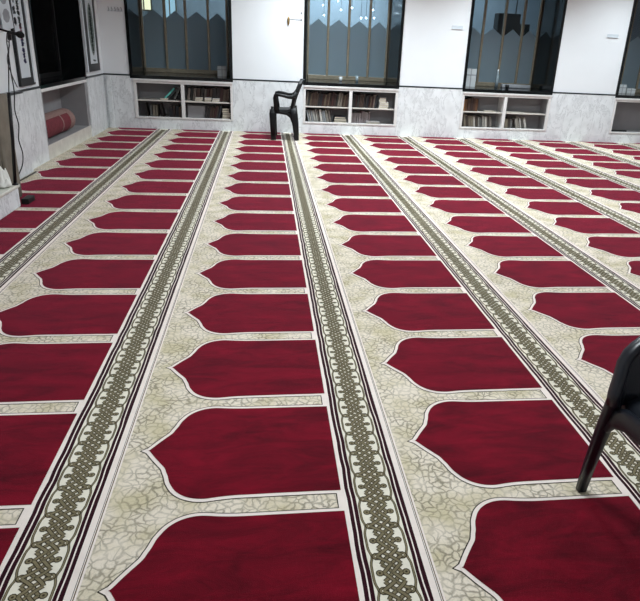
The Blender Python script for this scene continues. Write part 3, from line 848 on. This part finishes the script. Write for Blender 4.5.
q.build('oval_script', pan2)
q = MB(); glyph(q, .0, .21, .3, .04, .006, M['inkgrey'], 77); glyph(q, .06, .21, .24, .04, .006, M['inkgrey'], 78); q.build('caption', pan2)
ps = thing('hanging_poster', 'white paper poster with pale grey medallions hanging crooked at the left edge', 'poster', (XL+.05, 7.42, 2.25))
q = MB(); q.box(0, .008, -.22, .22, 0, .75, M['boardwhite']); o1 = q.build('sheet', ps)
q = MB()
for zc in (.2, .46, .7): q.poly([(.0095, .15*math.cos(2*PI*k/16)*(1 if k % 2 else .86), zc+.10*math.sin(2*PI*k/16)) for k in range(16)], M['inkpale'])
q.build('medallion', ps)
ps.rotation_euler = (.12, 0, 0)

# rolled carpet in the niche
t = thing('rolled_carpet', 'rolled red carpet with cream border lying in the niche under the dark left window', 'carpet', (XL-.26, 10.12, .275))
q = MB(); R_ = .228
def arc_(a0, a1, y0, y1, mat, r=R_, n=24):
    q.grid([[(r*math.cos(a0+(a1-a0)*k/n), y, R_+r*math.sin(a0+(a1-a0)*k/n)) for y in (y0, (y0+y1)/2, y1)] for k in range(n+1)], M[mat])
arc_(math.radians(75), math.radians(435), -1.25, .30, 'rollred', R_-.006, 44)
q.lathe([(R_-.006, -1.25), (.03, -1.25), (.001, -1.25)], M['rollred'], (0, 0, R_), 32, 'y')
q.build('roll', t)
q = MB(); arc_(math.radians(48), math.radians(112), -1.24, .31, 'rollcream', R_, 10); q.build('border_stripe', t)
q = MB(); arc_(math.radians(0), math.radians(360), -.25, -.19, 'rollcream', R_-.003, 40); q.build('border_line', t)
q = MB(); prof = [(R_-.01, .29), (R_+.001, .295), (R_+.001, .58), (R_-.005, .60), (R_-.02, .605), (.12, .60), (.05, .60), (.001, .60)]
q.lathe(prof, M['rollcream'], (0, 0, R_), 32, 'y'); q.build('border_end', t)
q = MB(); sp_ = []
for k in range(90):
    a = k*.28; r = .21-.0021*k; sp_.append((r*math.cos(a), 0.606, R_+r*math.sin(a)))
q.tube(sp_, .006, M['rollred'], 5); q.build('coil_edge', t)

# small fittings on the white wall
t = thing('brass_wall_hook', 'oval brass hook with a thin rod on the white wall left of the middle window', 'hook', (3.388, YB+.012, 2.77))
q = MB(); q.lathe([(.001, -.05), (.025, -.05), (.032, -.035), (.03, -.012), (.02, 0)], M['brass'], (0, 0, 0), 18, 'y'); o = q.build('knob', t); o.scale = (1, 1, 3.2)
q = MB(); q.tube([(.03, -.012, .04), (.32, -.012, .04)], .004, M['steel']); q.build('rod', t)
for z in (.04, .20):
    q = MB(); q.lathe([(.001, -.03), (.018, -.03), (.02, 0)], M['steel'], (.325, 0, z), 12, 'y'); q.build('stud', t)
for x, z, wd, lb in ((7.66, 2.79, .30, 'small white wall ledge between the middle and third windows'), (12.02, 2.79, .33, 'small white wall ledge between the third window and the right edge window')):
    t = thing('wall_ledge', lb, 'wall ledge', (x, YB+.012, z))
    q = MB(); q.box(0, wd, -.03, 0, 0, .015, M['boardwhite']); q.build('shelf_plate', t, bevel=.004)
    q = MB(); q.box(0, wd, -.01, 0, .015, .09, M['boardwhite']); q.build('back_plate', t, bevel=.003)
t = thing('hook_rail', 'pale hook rail on the white wall beside the leftmost back window', 'hook rail', (-1.02, YB+.012, 2.77))
q = MB(); q.box(0, .37, -.012, 0, 0, .03, M['boardwhite']); q.build('rail', t, bevel=.003)
for i in range(5):
    q = MB(); q.tube([(.03+i*.075, -.012, .015), (.05+i*.075, -.035, .03), (.03+i*.075, -.03, .10)], .008, M['inkpale'], 6); q.build('hook', t)

# things on the window sills
def jar(x, y, r, h, lb, mat='clear'):
    t = thing('sill_cup', lb, 'cup', (x, y, 1.334))
    q = MB(); q.lathe([(.001, 0), (r*.8, 0), (r, h), (r*.9, h), (r*.72, .02), (.001, .02)], M[mat], n=16); q.build('cup_body', t)
jar(4.86, 14.1, .05, .12, 'pale cup on the sill of the middle window, left one of two')
jar(5.32, 14.15, .045, .16, 'taller pale cup on the sill of the middle window, right one of two', 'bottle')
def carton(x, y, w, d, h, lb):
    q = MB(); q.box(0, w, 0, d, 0, h, M['clear']); q.box(w*.46, w*.54, -.004, 0, 0, h, M['inkpale']); q.box(0, w, -.004, 0, h*.62, h*.68, M['inkpale'])
    tag(q.build('carton', None, (x, y, 1.334), bevel=.006), lb, 'carton')
carton(1.53, 14.1, .24, .12, .26, 'pale carton in the right corner of the leftmost window sill')
carton(8.42, 14.15, .30, .12, .48, 'tall pale carton in the left corner of the third window sill')
carton(13.02, 14.0, .22, .1, .24, 'pale upright carton on the sill at the right edge of the photo')
carton(13.28, 14.0, .26, .1, .14, 'low pale carton beside the upright one on the right edge sill')
t = thing('water_bottle', 'slim clear bottle standing on the third window sill', 'bottle', (9.35, 14.15, 1.338))
q = MB(); q.lathe([(.001, 0), (.045, 0), (.045, .30), (.02, .40), (.018, .44)], M['bottle'], n=16); q.build('body', t)
q = MB(); q.lathe([(.022, .44), (.022, .49), (.001, .49)], M['boardwhite'], n=12); q.build('cap', t)
q = MB(); q.box(0, .85, 0, .16, 0, .10, M['inkpale']); tag(q.build('packet', None, (9.55, 14.2, 1.338), bevel=.02), 'grey packet lying on the right of the third window sill', 'packet')
jar(9.62, 14.0, .06, .10, 'small dark cup in front of the grey packet on the third window sill', 'darkbox')

# outside the back windows
for i, (x, z) in enumerate([(4.563, 3.375), (4.602, 3.097), (5.02, 3.511), (5.123, 3.265), (5.462, 3.339), (6.121, 3.317), (5.915, 3.079), (6.167, 3.092), (5.758, 3.071)]):
    t = thing('outdoor_lamp', 'small bright lamp outside the middle window, %s from the left' % ORD[[0, 1, 2, 3, 4, 7, 6, 8, 5][i]], 'lamp', (x, 17, z), 0, 'small lamps outside the middle window')
    q = MB(); r = .019
    q.lathe([(.001, -r), (r*.7, -r*.7), (r, 0), (r*.7, r*.7), (.001, r)], M['lamp'], n=12); q.build('bulb', t)
    q = MB(); q.tube([(0, 0, r), (0, 0, 5.6-z)], .006, M['rubber'], 6); q.build('cord', t)
for x, z, wd, h, mat, lb in ((-1.0, 2.98, .40, 1.4, 'warm', 'bright warm-lit pane outside the leftmost window'), (-.22, 2.70, .34, 1.6, 'blue', 'pale blue lit pane outside the leftmost window')):
    t = thing('lit_pane', lb, 'lit window', (x, 17.2, z))
    q = MB(); q.box(0, wd, 0, .02, 0, h, M[mat]); q.build('pane', t)
    q = MB(); q.box(-.04, 0, -.01, .04, -.04, h+.04, M['alu']); q.box(wd, wd+.04, -.01, .04, -.04, h+.04, M['alu']); q.box(-.04, wd+.04, -.01, .04, -.04, 0, M['alu']); q.box(-.04, wd+.04, -.01, .04, h, h+.04, M['alu']); q.box(wd*.45, wd*.55, -.01, .0, 0, h, M['alu'])
    q.build('frame', t)
    q = MB(); q.box(.05, .1, 0, .05, -.5-z, -.04, M['steel']); q.box(wd-.1, wd-.05, 0, .05, -.5-z, -.04, M['steel']); q.build('post', t)
t = thing('metal_case', 'dark hanging metal case seen through the clear top of the third window', 'metal case', (10.53, 17, 2.3))
q = MB(); q.box(-.38, .36, -.1, .3, 0, 1.14, M['darkbox']); q.box(.36, .75, 0, .3, 0, .86, M['darkbox']); q.build('case_body', t, bevel=.02)
q = MB(); q.tube([(-.1, .1, 1.14), (-.1, .1, 3.3)], .02, M['steel']); q.tube([(.25, .1, 1.14), (.25, .1, 3.3)], .02, M['steel']); q.build('hanger', t)

# ------------------------------------------------------------------ light
def area(x, y, z, sx, sy, power, c=(1, 1, 1), rot=(0, 0, 0)):
    l = bpy.data.lights.new('ceiling_or_added_light', 'AREA'); l.shape = 'RECTANGLE'; l.size = sx*S; l.size_y = sy*S; l.energy = power; l.color = c
    o = bpy.data.objects.new('ceiling_or_added_light', l); C.objects.link(o); o.location = (x*S, y*S, z*S); o.rotation_euler = rot
    return o
for x, y, p_, sp_ in [(4.2, 11.2, 78, 140), (8.6, 11.3, 46, 125), (12.4, 11.4, 38, 125), (4.4, 5.5, 76, 170), (8.4, 5.5, 44, 150), (13, 5.0, 16, 150), (3.2, 0, 46, 170), (7.5, -1, 18, 170)]:
    area(x, y, 4.97, 1.0, 1.0, p_, (.86, .952, 1)).data.spread = math.radians(sp_)
area(5.1, 17.2, 5.0, 1.5, 1.0, 100, (.84, .94, 1))  # this and next two are added outside the windows to light passage and film
area(9.8, 17.2, 5.0, 1.0, 1.0, 24, (.80, .92, 1)); area(.8, 17.2, 5.0, 1.0, 1.0, 16, (.85, .95, 1))

wd = bpy.data.worlds.new('world'); bpy.context.scene.world = wd; wd.use_nodes = True
wd.node_tree.nodes['Background'].inputs['Color'].default_value = (.010, .013, .018, 1)

# ------------------------------------------------------------------ camera
cam = bpy.data.cameras.new('camera'); co = bpy.data.objects.new('camera', cam); C.objects.link(co)
right = Vector((0.99113855, -0.1244918, 0.04632672)); down = Vector((-0.00347025, -0.37291016, -0.92786096)); fwd = Vector((0.13278679, 0.91947801, -0.37003765))
m3 = Matrix((right, -down, -fwd)).transposed()
co.matrix_world = Matrix.Translation(Vector((2.79161886, -3.60606305, 2.26822555))*S) @ m3.to_4x4()
cam.sensor_width = 36; cam.sensor_fit = 'HORIZONTAL'; cam.lens = 612.386/640*36
cam.shift_x = (320-347.753)/640; cam.shift_y = (289.383-300.5)/640
cam.clip_start = .02
sc = bpy.context.scene; sc.camera = co
vs = sc.view_settings; vs.view_transform = 'Standard'; vs.look = 'None'; vs.gamma = 1; vs.exposure = 0.0; vs.use_curve_mapping = False
